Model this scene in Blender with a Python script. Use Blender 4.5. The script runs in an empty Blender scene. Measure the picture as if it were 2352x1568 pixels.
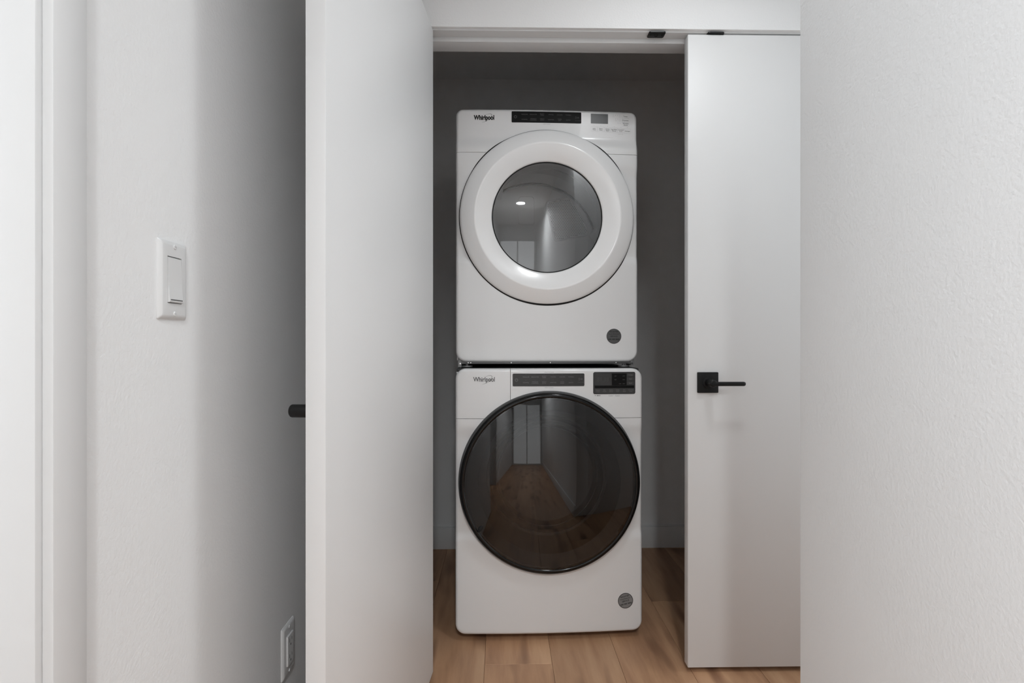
import bpy, bmesh, math, random
from mathutils import Vector, Matrix

random.seed(7)
S = bpy.context.scene
COL = S.collection
R = math.radians

# ------------------------------------------------------------------ camera
cam_d = bpy.data.cameras.new('camera')
cam_d.sensor_width = 36.0
cam_d.lens = 1240.0 / 2352.0 * 36.0
cam_d.clip_start = 0.02
cam = bpy.data.objects.new('camera', cam_d)
cam.location = (0.0, 0.0, 1.093)
cam.rotation_euler = (R(90), 0, R(-1.0))
COL.objects.link(cam)
S.camera = cam

# ------------------------------------------------------------------ world and lights
W = bpy.data.worlds.new('world')
S.world = W
W.use_nodes = True
W.node_tree.nodes['Background'].inputs[0].default_value = (0.6, 0.6, 0.6, 1)
W.node_tree.nodes['Background'].inputs[1].default_value = 0.05


def lamp(name, loc, size, power, col=(0.938, 0.978, 1.0), spread=150):
    d = bpy.data.lights.new(name, 'AREA')
    d.shape = 'DISK'
    d.size = size
    d.energy = power
    d.color = col
    d.spread = R(spread)
    o = bpy.data.objects.new(name, d)
    o.location = loc
    COL.objects.link(o)
    return o


def fill_daylight(loc, rot, sx, sy, power):
    d = bpy.data.lights.new('added_fill_light', 'AREA')  # unseen light added to brighten the hall; its window is made up
    d.shape = 'RECTANGLE'
    d.size, d.size_y = sx, sy
    d.energy = power
    d.color = (0.922, 0.968, 1.0)
    o = bpy.data.objects.new('added_fill_light', d)
    o.location = loc
    o.rotation_euler = rot
    COL.objects.link(o)


lamp('ceiling_downlight', (0.56, 1.16, 2.475), 0.15, 4.3)           # over the closet end of the hall
lamp('ceiling_downlight', (0.10, -0.90, 2.475), 0.15, 31.0)          # in the hall, above and behind the camera
# added unseen fill lights: side room, cross hall end and rear hall end
fill_daylight((-2.58, -0.15, 1.45), (0, R(-90), 0), 1.50, 1.50, 42.0)
fill_daylight((2.385, 1.37, 1.05), (0, R(90), 0), 2.05, 0.70, 10.3)
fill_daylight((0.034, -2.985, 1.05), (R(90), 0, 0), 0.90, 2.00, 4.5)

S.view_settings.view_transform = 'Standard'
S.view_settings.look = 'None'
S.view_settings.gamma = 1.0
S.view_settings.use_curve_mapping = False
S.view_settings.exposure = 0.0


# ------------------------------------------------------------------ materials
def new_mat(name, col, rough=0.5, spec=0.5, metal=0.0, coat=0.0):
    m = bpy.data.materials.new(name)
    m.use_nodes = True
    b = m.node_tree.nodes['Principled BSDF']
    b.inputs['Base Color'].default_value = (*col, 1) if len(col) == 3 else col
    b.inputs['Roughness'].default_value = rough
    b.inputs['Specular IOR Level'].default_value = spec
    b.inputs['Metallic'].default_value = metal
    b.inputs['Coat Weight'].default_value = coat
    b.inputs['Coat Roughness'].default_value = 0.08
    return m


def add_bump(m, scale, dist, strength, detail=2.0, stretch=None, rough=0.5):
    nt = m.node_tree
    b = nt.nodes['Principled BSDF']
    tc = nt.nodes.new('ShaderNodeTexCoord')
    n = nt.nodes.new('ShaderNodeTexNoise')
    n.inputs['Scale'].default_value = scale
    n.inputs['Detail'].default_value = detail
    n.inputs['Roughness'].default_value = rough
    src = tc.outputs['Object']
    if stretch:
        mp = nt.nodes.new('ShaderNodeMapping')
        mp.inputs['Scale'].default_value = stretch
        nt.links.new(src, mp.inputs['Vector'])
        src = mp.outputs['Vector']
    nt.links.new(src, n.inputs['Vector'])
    bp = nt.nodes.new('ShaderNodeBump')
    bp.inputs['Distance'].default_value = dist
    bp.inputs['Strength'].default_value = strength
    nt.links.new(n.outputs['Fac'], bp.inputs['Height'])
    nt.links.new(bp.outputs['Normal'], b.inputs['Normal'])
    return m


def grey(v):
    return (v, v, v)


M_WALL = add_bump(new_mat('wall_paint', grey(0.83), 0.75, 0.3), 200.0, 0.0015, 0.42, 3.0)
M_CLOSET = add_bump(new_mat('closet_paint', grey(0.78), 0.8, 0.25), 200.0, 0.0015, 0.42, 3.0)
M_CEIL = new_mat('ceiling_paint', grey(0.82), 0.9, 0.2)
M_TRIM = new_mat('trim_paint', grey(0.71), 0.42, 0.45)
M_DOOR = add_bump(new_mat('door_paint', grey(0.76), 0.42, 0.45), 9.0, 0.004, 0.08, 2.0)
M_BASE = new_mat('baseboard_paint', grey(0.74), 0.5, 0.4)
M_APPL = new_mat('white_enamel', grey(0.80), 0.28, 0.5, coat=0.35)
M_DRYDOOR = new_mat('white_door_plastic', grey(0.92), 0.2, 0.5, coat=0.4)
M_PLASTIC = new_mat('white_switch_plastic', grey(0.72), 0.3, 0.5)
M_BLACK = new_mat('black_metal', grey(0.007), 0.42, 0.28)
M_STRIKE = new_mat('black_strike_metal', grey(0.015), 0.35, 0.5, metal=0.3)
M_GAP = new_mat('dark_rubber_and_gap_shade', grey(0.012), 0.7, 0.3)  # rubber parts, and the painted gap shadow around the dryer door
M_PIANO = new_mat('black_gloss_plastic', grey(0.004), 0.12, 0.35)
M_STRIP_D = new_mat('black_console_film', grey(0.006), 0.5, 0.15)
M_STRIP_W = new_mat('charcoal_console_film', grey(0.028), 0.3, 0.5)
M_KEY_W = new_mat('charcoal_key_film', grey(0.05), 0.35, 0.5)
M_LCD = new_mat('grey_display_film', grey(0.06), 0.25, 0.5)
M_LCD_W = new_mat('smoke_display_film', grey(0.05), 0.2, 0.5)
M_INK_L = new_mat('pale_grey_ink', grey(0.20), 0.6, 0.3)
M_INK_G = new_mat('dim_grey_ink', grey(0.11), 0.6, 0.3)
M_INK_SHADE = new_mat('dark_grey_ink_and_rim_shade', grey(0.11), 0.6, 0.3)  # dark print and slots, and the painted shade around the washer door
M_INK_F = new_mat('faint_grey_ink', grey(0.36), 0.6, 0.3)
M_INK_H = new_mat('hairline_grey_ink', grey(0.52), 0.6, 0.3)
M_INK_B = new_mat('black_ink', grey(0.010), 0.5, 0.4)
M_CHROME = new_mat('grey_badge_metal', grey(0.16), 0.35, 0.5, metal=0.6)
M_STEEL = new_mat('galvanised_steel', grey(0.42), 0.45, 0.5, metal=0.5)
M_SCREW = new_mat('zinc_screw', grey(0.75), 0.25, 0.5, metal=1.0)
M_DRUM = new_mat('painted_drum_grey', grey(0.82), 0.35, 0.5)
M_GRILLE = new_mat('moulded_grey_grille', grey(0.72), 0.4, 0.5)
M_STICK_D = new_mat('charcoal_sticker', grey(0.085), 0.4, 0.5)
M_STICK_W = new_mat('mid_grey_sticker', grey(0.24), 0.4, 0.5)
M_STICK_R = new_mat('dark_sticker_rim', grey(0.05), 0.4, 0.5)
M_WDRUM = new_mat('steel_wash_drum', grey(0.35), 0.3, 0.5, metal=0.9)
M_BOWL = new_mat('smoked_bowl', grey(0.004), 0.30, 0.5)
M_GASKET = new_mat('grey_door_gasket', grey(0.05), 0.5, 0.4)


def glass_mat(name, tint, refl, rough=0.02):
    m = bpy.data.materials.new(name)
    m.use_nodes = True
    nt = m.node_tree
    nt.nodes.clear()
    out = nt.nodes.new('ShaderNodeOutputMaterial')
    tr = nt.nodes.new('ShaderNodeBsdfTransparent')
    tr.inputs[0].default_value = (*tint, 1)
    gl = nt.nodes.new('ShaderNodeBsdfGlossy')
    gl.inputs['Roughness'].default_value = rough
    gl.inputs['Color'].default_value = (1, 1, 1, 1)
    fr = nt.nodes.new('ShaderNodeFresnel')
    fr.inputs['IOR'].default_value = refl
    mx = nt.nodes.new('ShaderNodeMixShader')
    nt.links.new(fr.outputs[0], mx.inputs[0])
    nt.links.new(tr.outputs[0], mx.inputs[1])
    nt.links.new(gl.outputs[0], mx.inputs[2])
    nt.links.new(mx.outputs[0], out.inputs[0])
    return m


M_GLASS_D = glass_mat('clear_door_glass', grey(0.95), 2.0)
M_GLASS_W = glass_mat('smoked_door_glass', grey(0.42), 1.66)


def wood_mat():
    m = bpy.data.materials.new('oak_plank')
    m.use_nodes = True
    nt = m.node_tree
    L = nt.links.new
    b = nt.nodes['Principled BSDF']
    tc = nt.nodes.new('ShaderNodeTexCoord')
    oi = nt.nodes.new('ShaderNodeObjectInfo')
    mul = nt.nodes.new('ShaderNodeMath'); mul.operation = 'MULTIPLY'; mul.inputs[1].default_value = 37.0
    L(oi.outputs['Random'], mul.inputs[0])
    cmb = nt.nodes.new('ShaderNodeCombineXYZ')
    L(mul.outputs[0], cmb.inputs[0]); L(mul.outputs[0], cmb.inputs[1])
    add = nt.nodes.new('ShaderNodeVectorMath'); add.operation = 'ADD'
    L(tc.outputs['Object'], add.inputs[0]); L(cmb.outputs[0], add.inputs[1])
    mp = nt.nodes.new('ShaderNodeMapping'); mp.inputs['Scale'].default_value = (1.0, 0.11, 1.0)
    L(add.outputs[0], mp.inputs['Vector'])
    warp = nt.nodes.new('ShaderNodeTexNoise'); warp.inputs['Scale'].default_value = 5.0; warp.inputs['Detail'].default_value = 2.0
    L(mp.outputs[0], warp.inputs['Vector'])
    wv = nt.nodes.new('ShaderNodeVectorMath'); wv.operation = 'MULTIPLY_ADD'
    wv.inputs[1].default_value = (0.10, 0.02, 0.0)
    L(warp.outputs['Color'], wv.inputs[0]); L(mp.outputs[0], wv.inputs[2])
    g1 = nt.nodes.new('ShaderNodeTexNoise'); g1.inputs['Scale'].default_value = 26.0; g1.inputs['Detail'].default_value = 6.0; g1.inputs['Roughness'].default_value = 0.6
    L(wv.outputs[0], g1.inputs['Vector'])
    g2 = nt.nodes.new('ShaderNodeTexNoise'); g2.inputs['Scale'].default_value = 6.0; g2.inputs['Detail'].default_value = 3.0
    L(wv.outputs[0], g2.inputs['Vector'])
    r1 = nt.nodes.new('ShaderNodeValToRGB')
    e = r1.color_ramp.elements
    e[0].position = 0.31; e[0].color = (0.285, 0.146, 0.082, 1)
    e[1].position = 0.68; e[1].color = (0.580, 0.355, 0.210, 1)
    x = e.new(0.50); x.color = (0.462, 0.264, 0.151, 1)
    mixf = nt.nodes.new('ShaderNodeMath'); mixf.operation = 'MULTIPLY_ADD'; mixf.inputs[1].default_value = 0.45
    sc = nt.nodes.new('ShaderNodeMath'); sc.operation = 'MULTIPLY'; sc.inputs[1].default_value = 0.58
    L(g2.outputs['Fac'], sc.inputs[0])
    L(g1.outputs['Fac'], mixf.inputs[0]); L(sc.outputs[0], mixf.inputs[2])
    L(mixf.outputs[0], r1.inputs[0])
    # dark mineral streaks
    g3 = nt.nodes.new('ShaderNodeTexNoise'); g3.inputs['Scale'].default_value = 11.0; g3.inputs['Detail'].default_value = 1.0
    mp3 = nt.nodes.new('ShaderNodeMapping'); mp3.inputs['Scale'].default_value = (1.0, 0.22, 1.0); mp3.inputs['Location'].default_value = (3.1, 7.7, 0)
    L(add.outputs[0], mp3.inputs['Vector']); L(mp3.outputs[0], g3.inputs['Vector'])
    r3 = nt.nodes.new('ShaderNodeValToRGB')
    r3.color_ramp.elements[0].position = 0.27; r3.color_ramp.elements[0].color = (0.42, 0.36, 0.36, 1)
    r3.color_ramp.elements[1].position = 0.44; r3.color_ramp.elements[1].color = (1, 1, 1, 1)
    L(g3.outputs['Fac'], r3.inputs[0])
    mm = nt.nodes.new('ShaderNodeMix'); mm.data_type = 'RGBA'; mm.blend_type = 'MULTIPLY'; mm.inputs[0].default_value = 1.0
    L(r1.outputs[0], mm.inputs[6]); L(r3.outputs[0], mm.inputs[7])
    # plank to plank tone
    tone = nt.nodes.new('ShaderNodeMapRange'); tone.inputs[3].default_value = 0.86; tone.inputs[4].default_value = 1.12
    L(oi.outputs['Random'], tone.inputs[0])
    m2 = nt.nodes.new('ShaderNodeVectorMath'); m2.operation = 'SCALE'
    L(mm.outputs[2], m2.inputs[0]); L(tone.outputs[0], m2.inputs['Scale'])
    L(m2.outputs[0], b.inputs['Base Color'])
    b.inputs['Roughness'].default_value = 0.42
    b.inputs['Specular IOR Level'].default_value = 0.35
    bp = nt.nodes.new('ShaderNodeBump'); bp.inputs['Distance'].default_value = 0.0006; bp.inputs['Strength'].default_value = 0.25
    L(g1.outputs['Fac'], bp.inputs['Height']); L(bp.outputs[0], b.inputs['Normal'])
    return m


M_WOOD = wood_mat()
M_SUB = new_mat('subfloor', (0.16, 0.095, 0.055), 0.8, 0.2)


# ------------------------------------------------------------------ builders
def link(o, parent=None):
    COL.objects.link(o)
    if parent is not None:
        o.parent = parent
    return o


def mesh_obj(name, verts, faces, mat, parent=None, smooth=False):
    me = bpy.data.meshes.new(name)
    me.from_pydata([tuple(v) for v in verts], [], faces)
    me.materials.append(mat)
    if smooth:
        for p in me.polygons:
            p.use_smooth = True
    me.update()
    return link(bpy.data.objects.new(name, me), parent)


def bm_obj(name, bm, mat, parent=None, smooth=False, recalc=True):
    if recalc:
        bmesh.ops.recalc_face_normals(bm, faces=bm.faces)
    me = bpy.data.meshes.new(name)
    bm.to_mesh(me)
    bm.free()
    me.materials.append(mat)
    if smooth:
        for p in me.polygons:
            p.use_smooth = True
    return link(bpy.data.objects.new(name, me), parent)


def smooth_by_angle(o, deg=35):
    me = o.data
    for p in me.polygons:
        p.use_smooth = True
    bm = bmesh.new(); bm.from_mesh(me)
    for e in bm.edges:
        if len(e.link_faces) == 2 and e.calc_face_angle() > R(deg):
            e.smooth = False
    bm.to_mesh(me); bm.free()
    return o


def add_box(bm, lo, hi):
    m = Matrix.Translation(((lo[0] + hi[0]) / 2, (lo[1] + hi[1]) / 2, (lo[2] + hi[2]) / 2)) @ \
        Matrix.Diagonal((hi[0] - lo[0], hi[1] - lo[1], hi[2] - lo[2], 1))
    return bmesh.ops.create_cube(bm, size=1.0, matrix=m)['verts']


def boxes(name, bs, mat, parent=None, bevel=0.0, seg=2):
    bm = bmesh.new()
    for lo, hi in bs:
        add_box(bm, lo, hi)
    if bevel:
        bmesh.ops.bevel(bm, geom=list(bm.edges), offset=bevel, segments=seg, profile=0.5, affect='EDGES')
    o = bm_obj(name, bm, mat, parent)
    if bevel:
        smooth_by_angle(o, 40)
    return o


def cyl(name, p0, p1, r, mat, parent=None, n=32, bevel=0.0, r2=None):
    bm = bmesh.new()
    p0, p1 = Vector(p0), Vector(p1)
    d = p1 - p0
    q = d.to_track_quat('Z', 'Y').to_matrix().to_4x4()
    bmesh.ops.create_cone(bm, cap_ends=True, segments=n, radius1=r, radius2=r if r2 is None else r2, depth=d.length,
                          matrix=Matrix.Translation((p0 + p1) / 2) @ q)
    if bevel:
        es = [e for e in bm.edges if len(e.link_faces) == 2 and e.calc_face_angle() > 1.0]
        bmesh.ops.bevel(bm, geom=es, offset=bevel, segments=3, profile=0.5, affect='EDGES')
    o = bm_obj(name, bm, mat, parent)
    return smooth_by_angle(o, 40)


def lathe(name, prof, cx, cz, mat, parent=None, n=128, close=False):
    """profile of (r, y) turned about the axis through (cx, *, cz) along y"""
    verts, faces = [], []
    k = len(prof)
    for i in range(n):
        a = 2 * math.pi * i / n
        for r, y in prof:
            verts.append((cx + r * math.cos(a), y, cz + r * math.sin(a)))
    for i in range(n):
        j = (i + 1) % n
        for q in range(k - 1):
            faces.append((i * k + q, i * k + q + 1, j * k + q + 1, j * k + q))
        if close:
            faces.append((i * k + k - 1, i * k, j * k, j * k + k - 1))
    me_o = mesh_obj(name, verts, faces, mat, parent, True)
    bm = bmesh.new(); bm.from_mesh(me_o.data)
    bmesh.ops.remove_doubles(bm, verts=bm.verts, dist=1e-6)
    bmesh.ops.recalc_face_normals(bm, faces=bm.faces)
    bm.to_mesh(me_o.data); bm.free()
    return smooth_by_angle(me_o, 50)


def empty(name, loc, rz=0.0):
    o = bpy.data.objects.new(name, None)
    o.empty_display_size = 0.05
    o.location = loc
    o.rotation_euler = (0, 0, rz)
    return link(o)


def tag(o, label, cat=None, group=None, kind=None):
    o['label'] = label
    if cat:
        o['category'] = cat
    if group:
        o['group'] = group
    if kind:
        o['kind'] = kind
    return o


def struct(o, label=None):
    o['kind'] = 'structure'
    if label:
        o['label'] = label
    return o


# ------------------------------------------------------------------ setting
ZC = 2.48
XL, XR = -0.482, 0.55
YF, YB = 1.759, 2.86           # face of the closet wall, closet back wall
XO0, XO1 = -0.261, 1.474       # door opening
XF = 2.4                       # far right end of the cross hall

fl = struct(boxes('floor', [((-2.7, -3.1, -0.06), (2.5, YB + 0.12, -0.011))], M_SUB), 'wide warm brown oak plank floor')
# planks, one object each, sharing one mesh
bm = bmesh.new()
PW, PL = 0.2293, 1.22
add_box(bm, (0.0002, 0.0003, -0.012), (PW - 0.0004, PL - 0.0005, 0.0))
top = [e for e in bm.edges if all(v.co.z > -0.001 for v in e.verts)]
bmesh.ops.bevel(bm, geom=top, offset=0.0009, segments=1, affect='EDGES')
pk = bm_obj('plank', bm, M_WOOD, fl)
pme = pk.data
offs = {-3: 0.9, -2: 1.25, -1: 1.66, 0: 1.83, 1: 1.20, 2: 1.40, 3: 1.04, 4: 1.62, 5: 0.75, 6: 1.3, 7: 1.0, 8: 1.5, 9: 0.8, 10: 1.2}
first = True
for c in range(-3, 11):
    y0 = offs[c] - PL * 4
    k = 0
    while y0 + k * PL < YB:
        if first:
            o = pk; first = False
        else:
            o = pk.copy(); link(o, fl)
        o.location = (-0.0607 + c * PW, y0 + k * PL, 0.0)
        k += 1

struct(boxes('ceiling', [((-2.7, -3.1, ZC), (2.5, YB + 0.12, ZC + 0.08))], M_CEIL))

# hall walls
JY = 0.565                                      # near jamb of the side door
struct(boxes('wall_left', [((-0.60, JY + 0.018, 0), (XL, YF, ZC)),
                           ((-0.60, -0.268, 2.09), (XL, JY + 0.018, ZC)),
                           ((-0.60, -3.0, 0), (XL, -0.268, ZC))], M_WALL), 'white orange peel textured hall wall')
struct(boxes('wall_right', [((XR, -3.0, 0), (XR + 0.12, 0.991, ZC)),
                            ((XR + 0.12, 0.871, 0), (XF, 0.991, ZC))], M_WALL, bevel=0.004), 'white orange peel textured wall ending at an outside corner')
struct(boxes('wall_rear', [((-0.62, -3.1, 0), (XR + 0.14, -3.0, ZC))], M_WALL))
struct(boxes('wall_hall_end', [((XF, 0.871, 0), (XF + 0.1, YB + 0.12, ZC))], M_WALL))
struct(boxes('wall_front', [((XL - 0.118, YF, 0), (XO0 - 0.018, 1.887, ZC)),
                            ((XO1 + 0.018, YF, 0), (XF, 1.887, ZC)),
                            ((XO0 - 0.018, YF, 2.1295), (XO1 + 0.018, 1.887, ZC)),
                            ((XO0 - 0.018, YF, 2.1165), (XO1 + 0.018, 1.7705, 2.1295))], M_WALL), 'white textured wall above the closet doors')
# closet shell
struct(boxes('wall_back', [((-0.60, YB, 0), (XF, YB + 0.12, ZC))], M_CLOSET), 'shaded grey back wall of the laundry closet')
struct(boxes('wall_closet_left', [((-0.60, 1.887, 0), (-0.48, YB, ZC))], M_CLOSET))
struct(boxes('wall_closet_right', [((1.66, 1.887, 0), (1.76, YB, ZC))], M_CLOSET))


def fill_window_frame(name, c, ax, w, h, label):
    """white frame with one mullion and transom around an added, unseen fill light; ax = 'x' or 'y' is the wall normal"""
    t, d = 0.05, 0.02
    rects = [(-w / 2 - t, -w / 2, -h / 2 - t, h / 2 + t), (w / 2, w / 2 + t, -h / 2 - t, h / 2 + t),
             (-w / 2, w / 2, -h / 2 - t, -h / 2), (-w / 2, w / 2, h / 2, h / 2 + t),
             (-0.015, 0.015, -h / 2, h / 2)]
    bs = []
    for u0, u1, v0, v1 in rects:
        if ax == 'x':
            bs.append(((c[0] - d, c[1] + u0, c[2] + v0), (c[0] + d, c[1] + u1, c[2] + v1)))
        else:
            bs.append(((c[0] + u0, c[1] - d, c[2] + v0), (c[0] + u1, c[1] + d, c[2] + v1)))
    return struct(boxes(name, bs, M_TRIM), label)


fill_window_frame('added_window_1', (-2.59, -0.15, 1.45), 'x', 1.50, 1.50, 'added white window frame around the unseen side room light')  # made-up frames put around the added fill lights
fill_window_frame('added_window_2', (2.39, 1.37, 1.05), 'x', 0.70, 2.05, 'added white frame around the unseen light at the cross hall end')
fill_window_frame('added_window_3', (0.034, -2.99, 1.05), 'y', 0.90, 2.00, 'added white frame around the unseen light at the hall end')


struct(boxes('baseboard_back', [((-0.48, YB - 0.014, 0), (1.66, YB, 0.112)), ((-0.48, YB - 0.008, 0.112), (1.66, YB, 0.118))], M_BASE, bevel=0.0015),
       'grey shaded baseboard along the closet back wall')
struct(boxes('baseboard_closet_left', [((-0.48, 1.887, 0), (-0.466, YB - 0.014, 0.118))], M_BASE, bevel=0.002))
struct(boxes('baseboard_left', [((XL, 0.6195, 0), (XL + 0.013, YF, 0.118))], M_TRIM, bevel=0.002))
struct(boxes('baseboard_right', [((XR - 0.013, -3.0, 0), (XR, 0.991, 0.118))], M_TRIM, bevel=0.002))

# closet door frame: jambs, stops, strike plates
fr = struct(boxes('trim_1', [((XO0 - 0.018, 1.771, 2.1115), (XO1 + 0.018, 1.887, 2.1290))], M_TRIM, bevel=0.001), 'white painted frame around the closet doors')
boxes('side_jamb', [((XO0 - 0.018, 1.771, 0), (XO0, 1.887, 2.1115))], M_TRIM, fr, bevel=0.001)
boxes('side_jamb', [((XO1, 1.771, 0), (XO1 + 0.018, 1.887, 2.1115))], M_TRIM, fr, bevel=0.001)
boxes('head_stop', [((XO0, 1.8085, 2.0955), (XO1, 1.872, 2.1115))], M_TRIM, fr, bevel=0.001)
boxes('side_stop', [((XO0, 1.8085, 0), (XO0 + 0.012, 1.872, 2.0955))], M_TRIM, fr, bevel=0.001)
boxes('side_stop', [((XO1 - 0.012, 1.8085, 0), (XO1, 1.872, 2.0955))], M_TRIM, fr, bevel=0.001)


def strike(x):
    bm = bmesh.new()
    # plate outline with clipped corners, lip bent down at the front
    x0, x1, y0, y1, cc = x - 0.0275, x + 0.0275, 1.7635, 1.7985, 0.006
    pts = []
    for (px, py, a0) in ((x0 + cc, y0 + cc, 180), (x1 - cc, y0 + cc, 270), (x1 - cc, y1 - cc, 0), (x0 + cc, y1 - cc, 90)):
        for s in range(5):
            a = R(a0 + s * 22.5)
            pts.append((px + cc * math.cos(a), py + cc * math.sin(a)))
    vb = [bm.verts.new((px, py, 2.1080)) for px, py in pts]
    vt = [bm.verts.new((px, py, 2.1114)) for px, py in pts]
    bm.faces.new(vb); bm.faces.new(vt)
    n = len(pts)
    for i in range(n):
        bm.faces.new((vb[i], vb[(i + 1) % n], vt[(i + 1) % n], vt[i]))
    o = bm_obj('strike_plate', bm, M_STRIKE, fr)
    tag(o, 'black ball catch strike plate')
    # ball socket ring and two screws
    vs, fs = [], []
    for i in range(24):
        a = 2 * math.pi * i / 24
        for r, z in ((0.0085, 2.1079), (0.0075, 2.1068), (0.0055, 2.1070), (0.0045, 2.1079)):
            vs.append((x + r * math.cos(a), 1.783 + r * math.sin(a), z))
    for i in range(24):
        for q in range(3):
            j = (i + 1) % 24
            fs.append((i * 4 + q, i * 4 + q + 1, j * 4 + q + 1, j * 4 + q))
    mesh_obj('ball_socket', vs, fs, M_BLACK, o, True)
    for sx in (-1, 1):
        cyl('screw', (x + sx * 0.019, 1.783, 2.1070), (x + sx * 0.019, 1.783, 2.1082), 0.0035, M_BLACK, o, 12)


strike(0.5095)
strike(0.7035)

# side door frame beside the camera (only its far jamb and casing are in view)
t2 = struct(boxes('trim_2', [((-0.60, JY, 0), (XL, JY + 0.018, 2.09)), ((-0.60, -0.268, 0), (XL, -0.25, 2.09)),
                             ((-0.60, -0.25, 2.072), (XL, JY, 2.09))], M_TRIM, bevel=0.001), 'bright white door jamb and casing close to the camera')
boxes('casing', [((XL, JY + 0.008, 0), (XL + 0.012, JY + 0.0545, 2.144))], M_TRIM, t2, bevel=0.0015)
boxes('casing', [((XL, -0.304, 0), (XL + 0.012, -0.258, 2.144))], M_TRIM, t2, bevel=0.0015)
boxes('casing', [((XL, -0.258, 2.098), (XL + 0.012, JY + 0.008, 2.144))], M_TRIM, t2, bevel=0.0015)
d3 = struct(boxes('door_3', [((-1.41, -0.285, 0.012), (-0.602, -0.250, 2.069))], M_DOOR, bevel=0.002), 'white flush side door swung into the side room')
# side room behind that doorway, holding one added fill light
struct(boxes('wall_side_room', [((-2.70, -1.6, 0), (-2.60, 1.5, ZC)), ((-2.60, -1.7, 0), (-0.60, -1.6, ZC)), ((-2.60, 1.4, 0), (-0.60, 1.5, ZC))], M_WALL))

# closet doors: flush slabs with black lever handles
DW, DT, DZ0, DZ1 = 0.8625, 0.035, 0.0170, 2.1060


def lever_handle(parent, x, z, side, rz_sign=1):
    """on the slab's front face (local y = 0, facing -y); lever points to +x*side"""
    h = boxes('lever_handle', [((x - 0.0345, -0.009, z - 0.0340), (x + 0.0345, 0.0, z + 0.0340))], M_BLACK, parent, bevel=0.0025, seg=3)
    tag(h, 'matte black square rosette lever handle')
    cyl('neck', (x, -0.058, z), (x, -0.008, z), 0.0118, M_BLACK, h, 32, 0.0045)
    cyl('collar', (x, -0.0125, z), (x, -0.0085, z), 0.0185, M_BLACK, h, 32, 0.0012)
    # lever: flattened round bar with a rounded tip
    n, rings = 24, []
    L0, L1 = 0.0, 0.1045
    prof = [(-0.006, 0.0), (-0.0058, 0.6), (-0.004, 0.9), (0.0, 1.0), (0.02, 1.0), (0.06, 1.0)]
    stations = [(-0.0065, 0.05), (-0.0050, 0.62), (-0.002, 0.92), (0.002, 1.0), (0.05, 1.0), (L1 - 0.007, 1.0),
                (L1 - 0.0035, 0.88), (L1 - 0.0012, 0.60), (L1, 0.10)]
    vs, fs = [], []
    for s, k in stations:
        for i in range(n):
            a = 2 * math.pi * i / n
            cy, cz = math.cos(a), math.sin(a)
            # super-ellipse section, 10 mm deep and 14 mm tall
            e = 0.75
            yy = 0.0055 * k * math.copysign(abs(cy) ** e, cy)
            zz = 0.0070 * k * math.copysign(abs(cz) ** e, cz)
            vs.append((x + side * s, -0.0530 + yy, z - 0.001 + zz))
    m = len(stations)
    for q in range(m - 1):
        for i in range(n):
            j = (i + 1) % n
            fs.append((q * n + i, q * n + j, (q + 1) * n + j, (q + 1) * n + i))
    fs.append(tuple(range(n))); fs.append(tuple((m - 1) * n + i for i in range(n)))
    o = mesh_obj('lever', vs, fs, M_BLACK, h, True)
    bm = bmesh.new(); bm.from_mesh(o.data); bmesh.ops.recalc_face_normals(bm, faces=bm.faces); bm.to_mesh(o.data); bm.free()
    return h


def slab(name, hinge, rz, sign, label):
    """sign +1: slab runs from the hinge to +x when closed; -1: to -x"""
    x0, x1 = (0.003, DW) if sign > 0 else (-DW, -0.003)
    o = boxes(name, [((x0, 0, DZ0), (x1, DT, DZ1))], M_DOOR, None, bevel=0.0015)
    o.location = hinge
    o.rotation_euler = (0, 0, rz)
    struct(o, label)
    return o


dr = slab('door_2', (XO1, 1.771, 0), 0.0, -1, 'white flush closet door standing closed on the right with black lever handle')
lever_handle(dr, 0.6755 - XO1, 0.9580, 1)
dl = slab('door_1', (XO0, 1.769, 0), R(-94.6), 1, 'white flush closet door swung open toward the camera on the left')
lever_handle(dl, DW - 0.0665, 0.9680, -1)


# ------------------------------------------------------------------ switch and outlet on the left wall (local: faces -y, x right, z up; turned to face +X)
def rrect_pts(x0, x1, z0, z1, r, n=5):
    pts = []
    for (px, pz, a0) in ((x1 - r, z1 - r, 0), (x0 + r, z1 - r, 90), (x0 + r, z0 + r, 180), (x1 - r, z0 + r, 270)):
        for s in range(n + 1):
            a = R(a0 + 90.0 * s / n)
            pts.append((px + r * math.cos(a), pz + r * math.sin(a)))
    return pts


def loft(name, rings, mat, parent=None, cap=True, deg=30):
    """rings: list of lists of 3-D points with equal counts"""
    n = len(rings[0])
    vs = [p for r in rings for p in r]
    fs = []
    for q in range(len(rings) - 1):
        for i in range(n):
            j = (i + 1) % n
            fs.append((q * n + i, q * n + j, (q + 1) * n + j, (q + 1) * n + i))
    if cap:
        fs.append(tuple(range((len(rings) - 1) * n, len(rings) * n)))
    o = mesh_obj(name, vs, fs, mat, parent, True)
    bm = bmesh.new(); bm.from_mesh(o.data); bmesh.ops.recalc_face_normals(bm, faces=bm.faces); bm.to_mesh(o.data); bm.free()
    return smooth_by_angle(o, deg)


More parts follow.
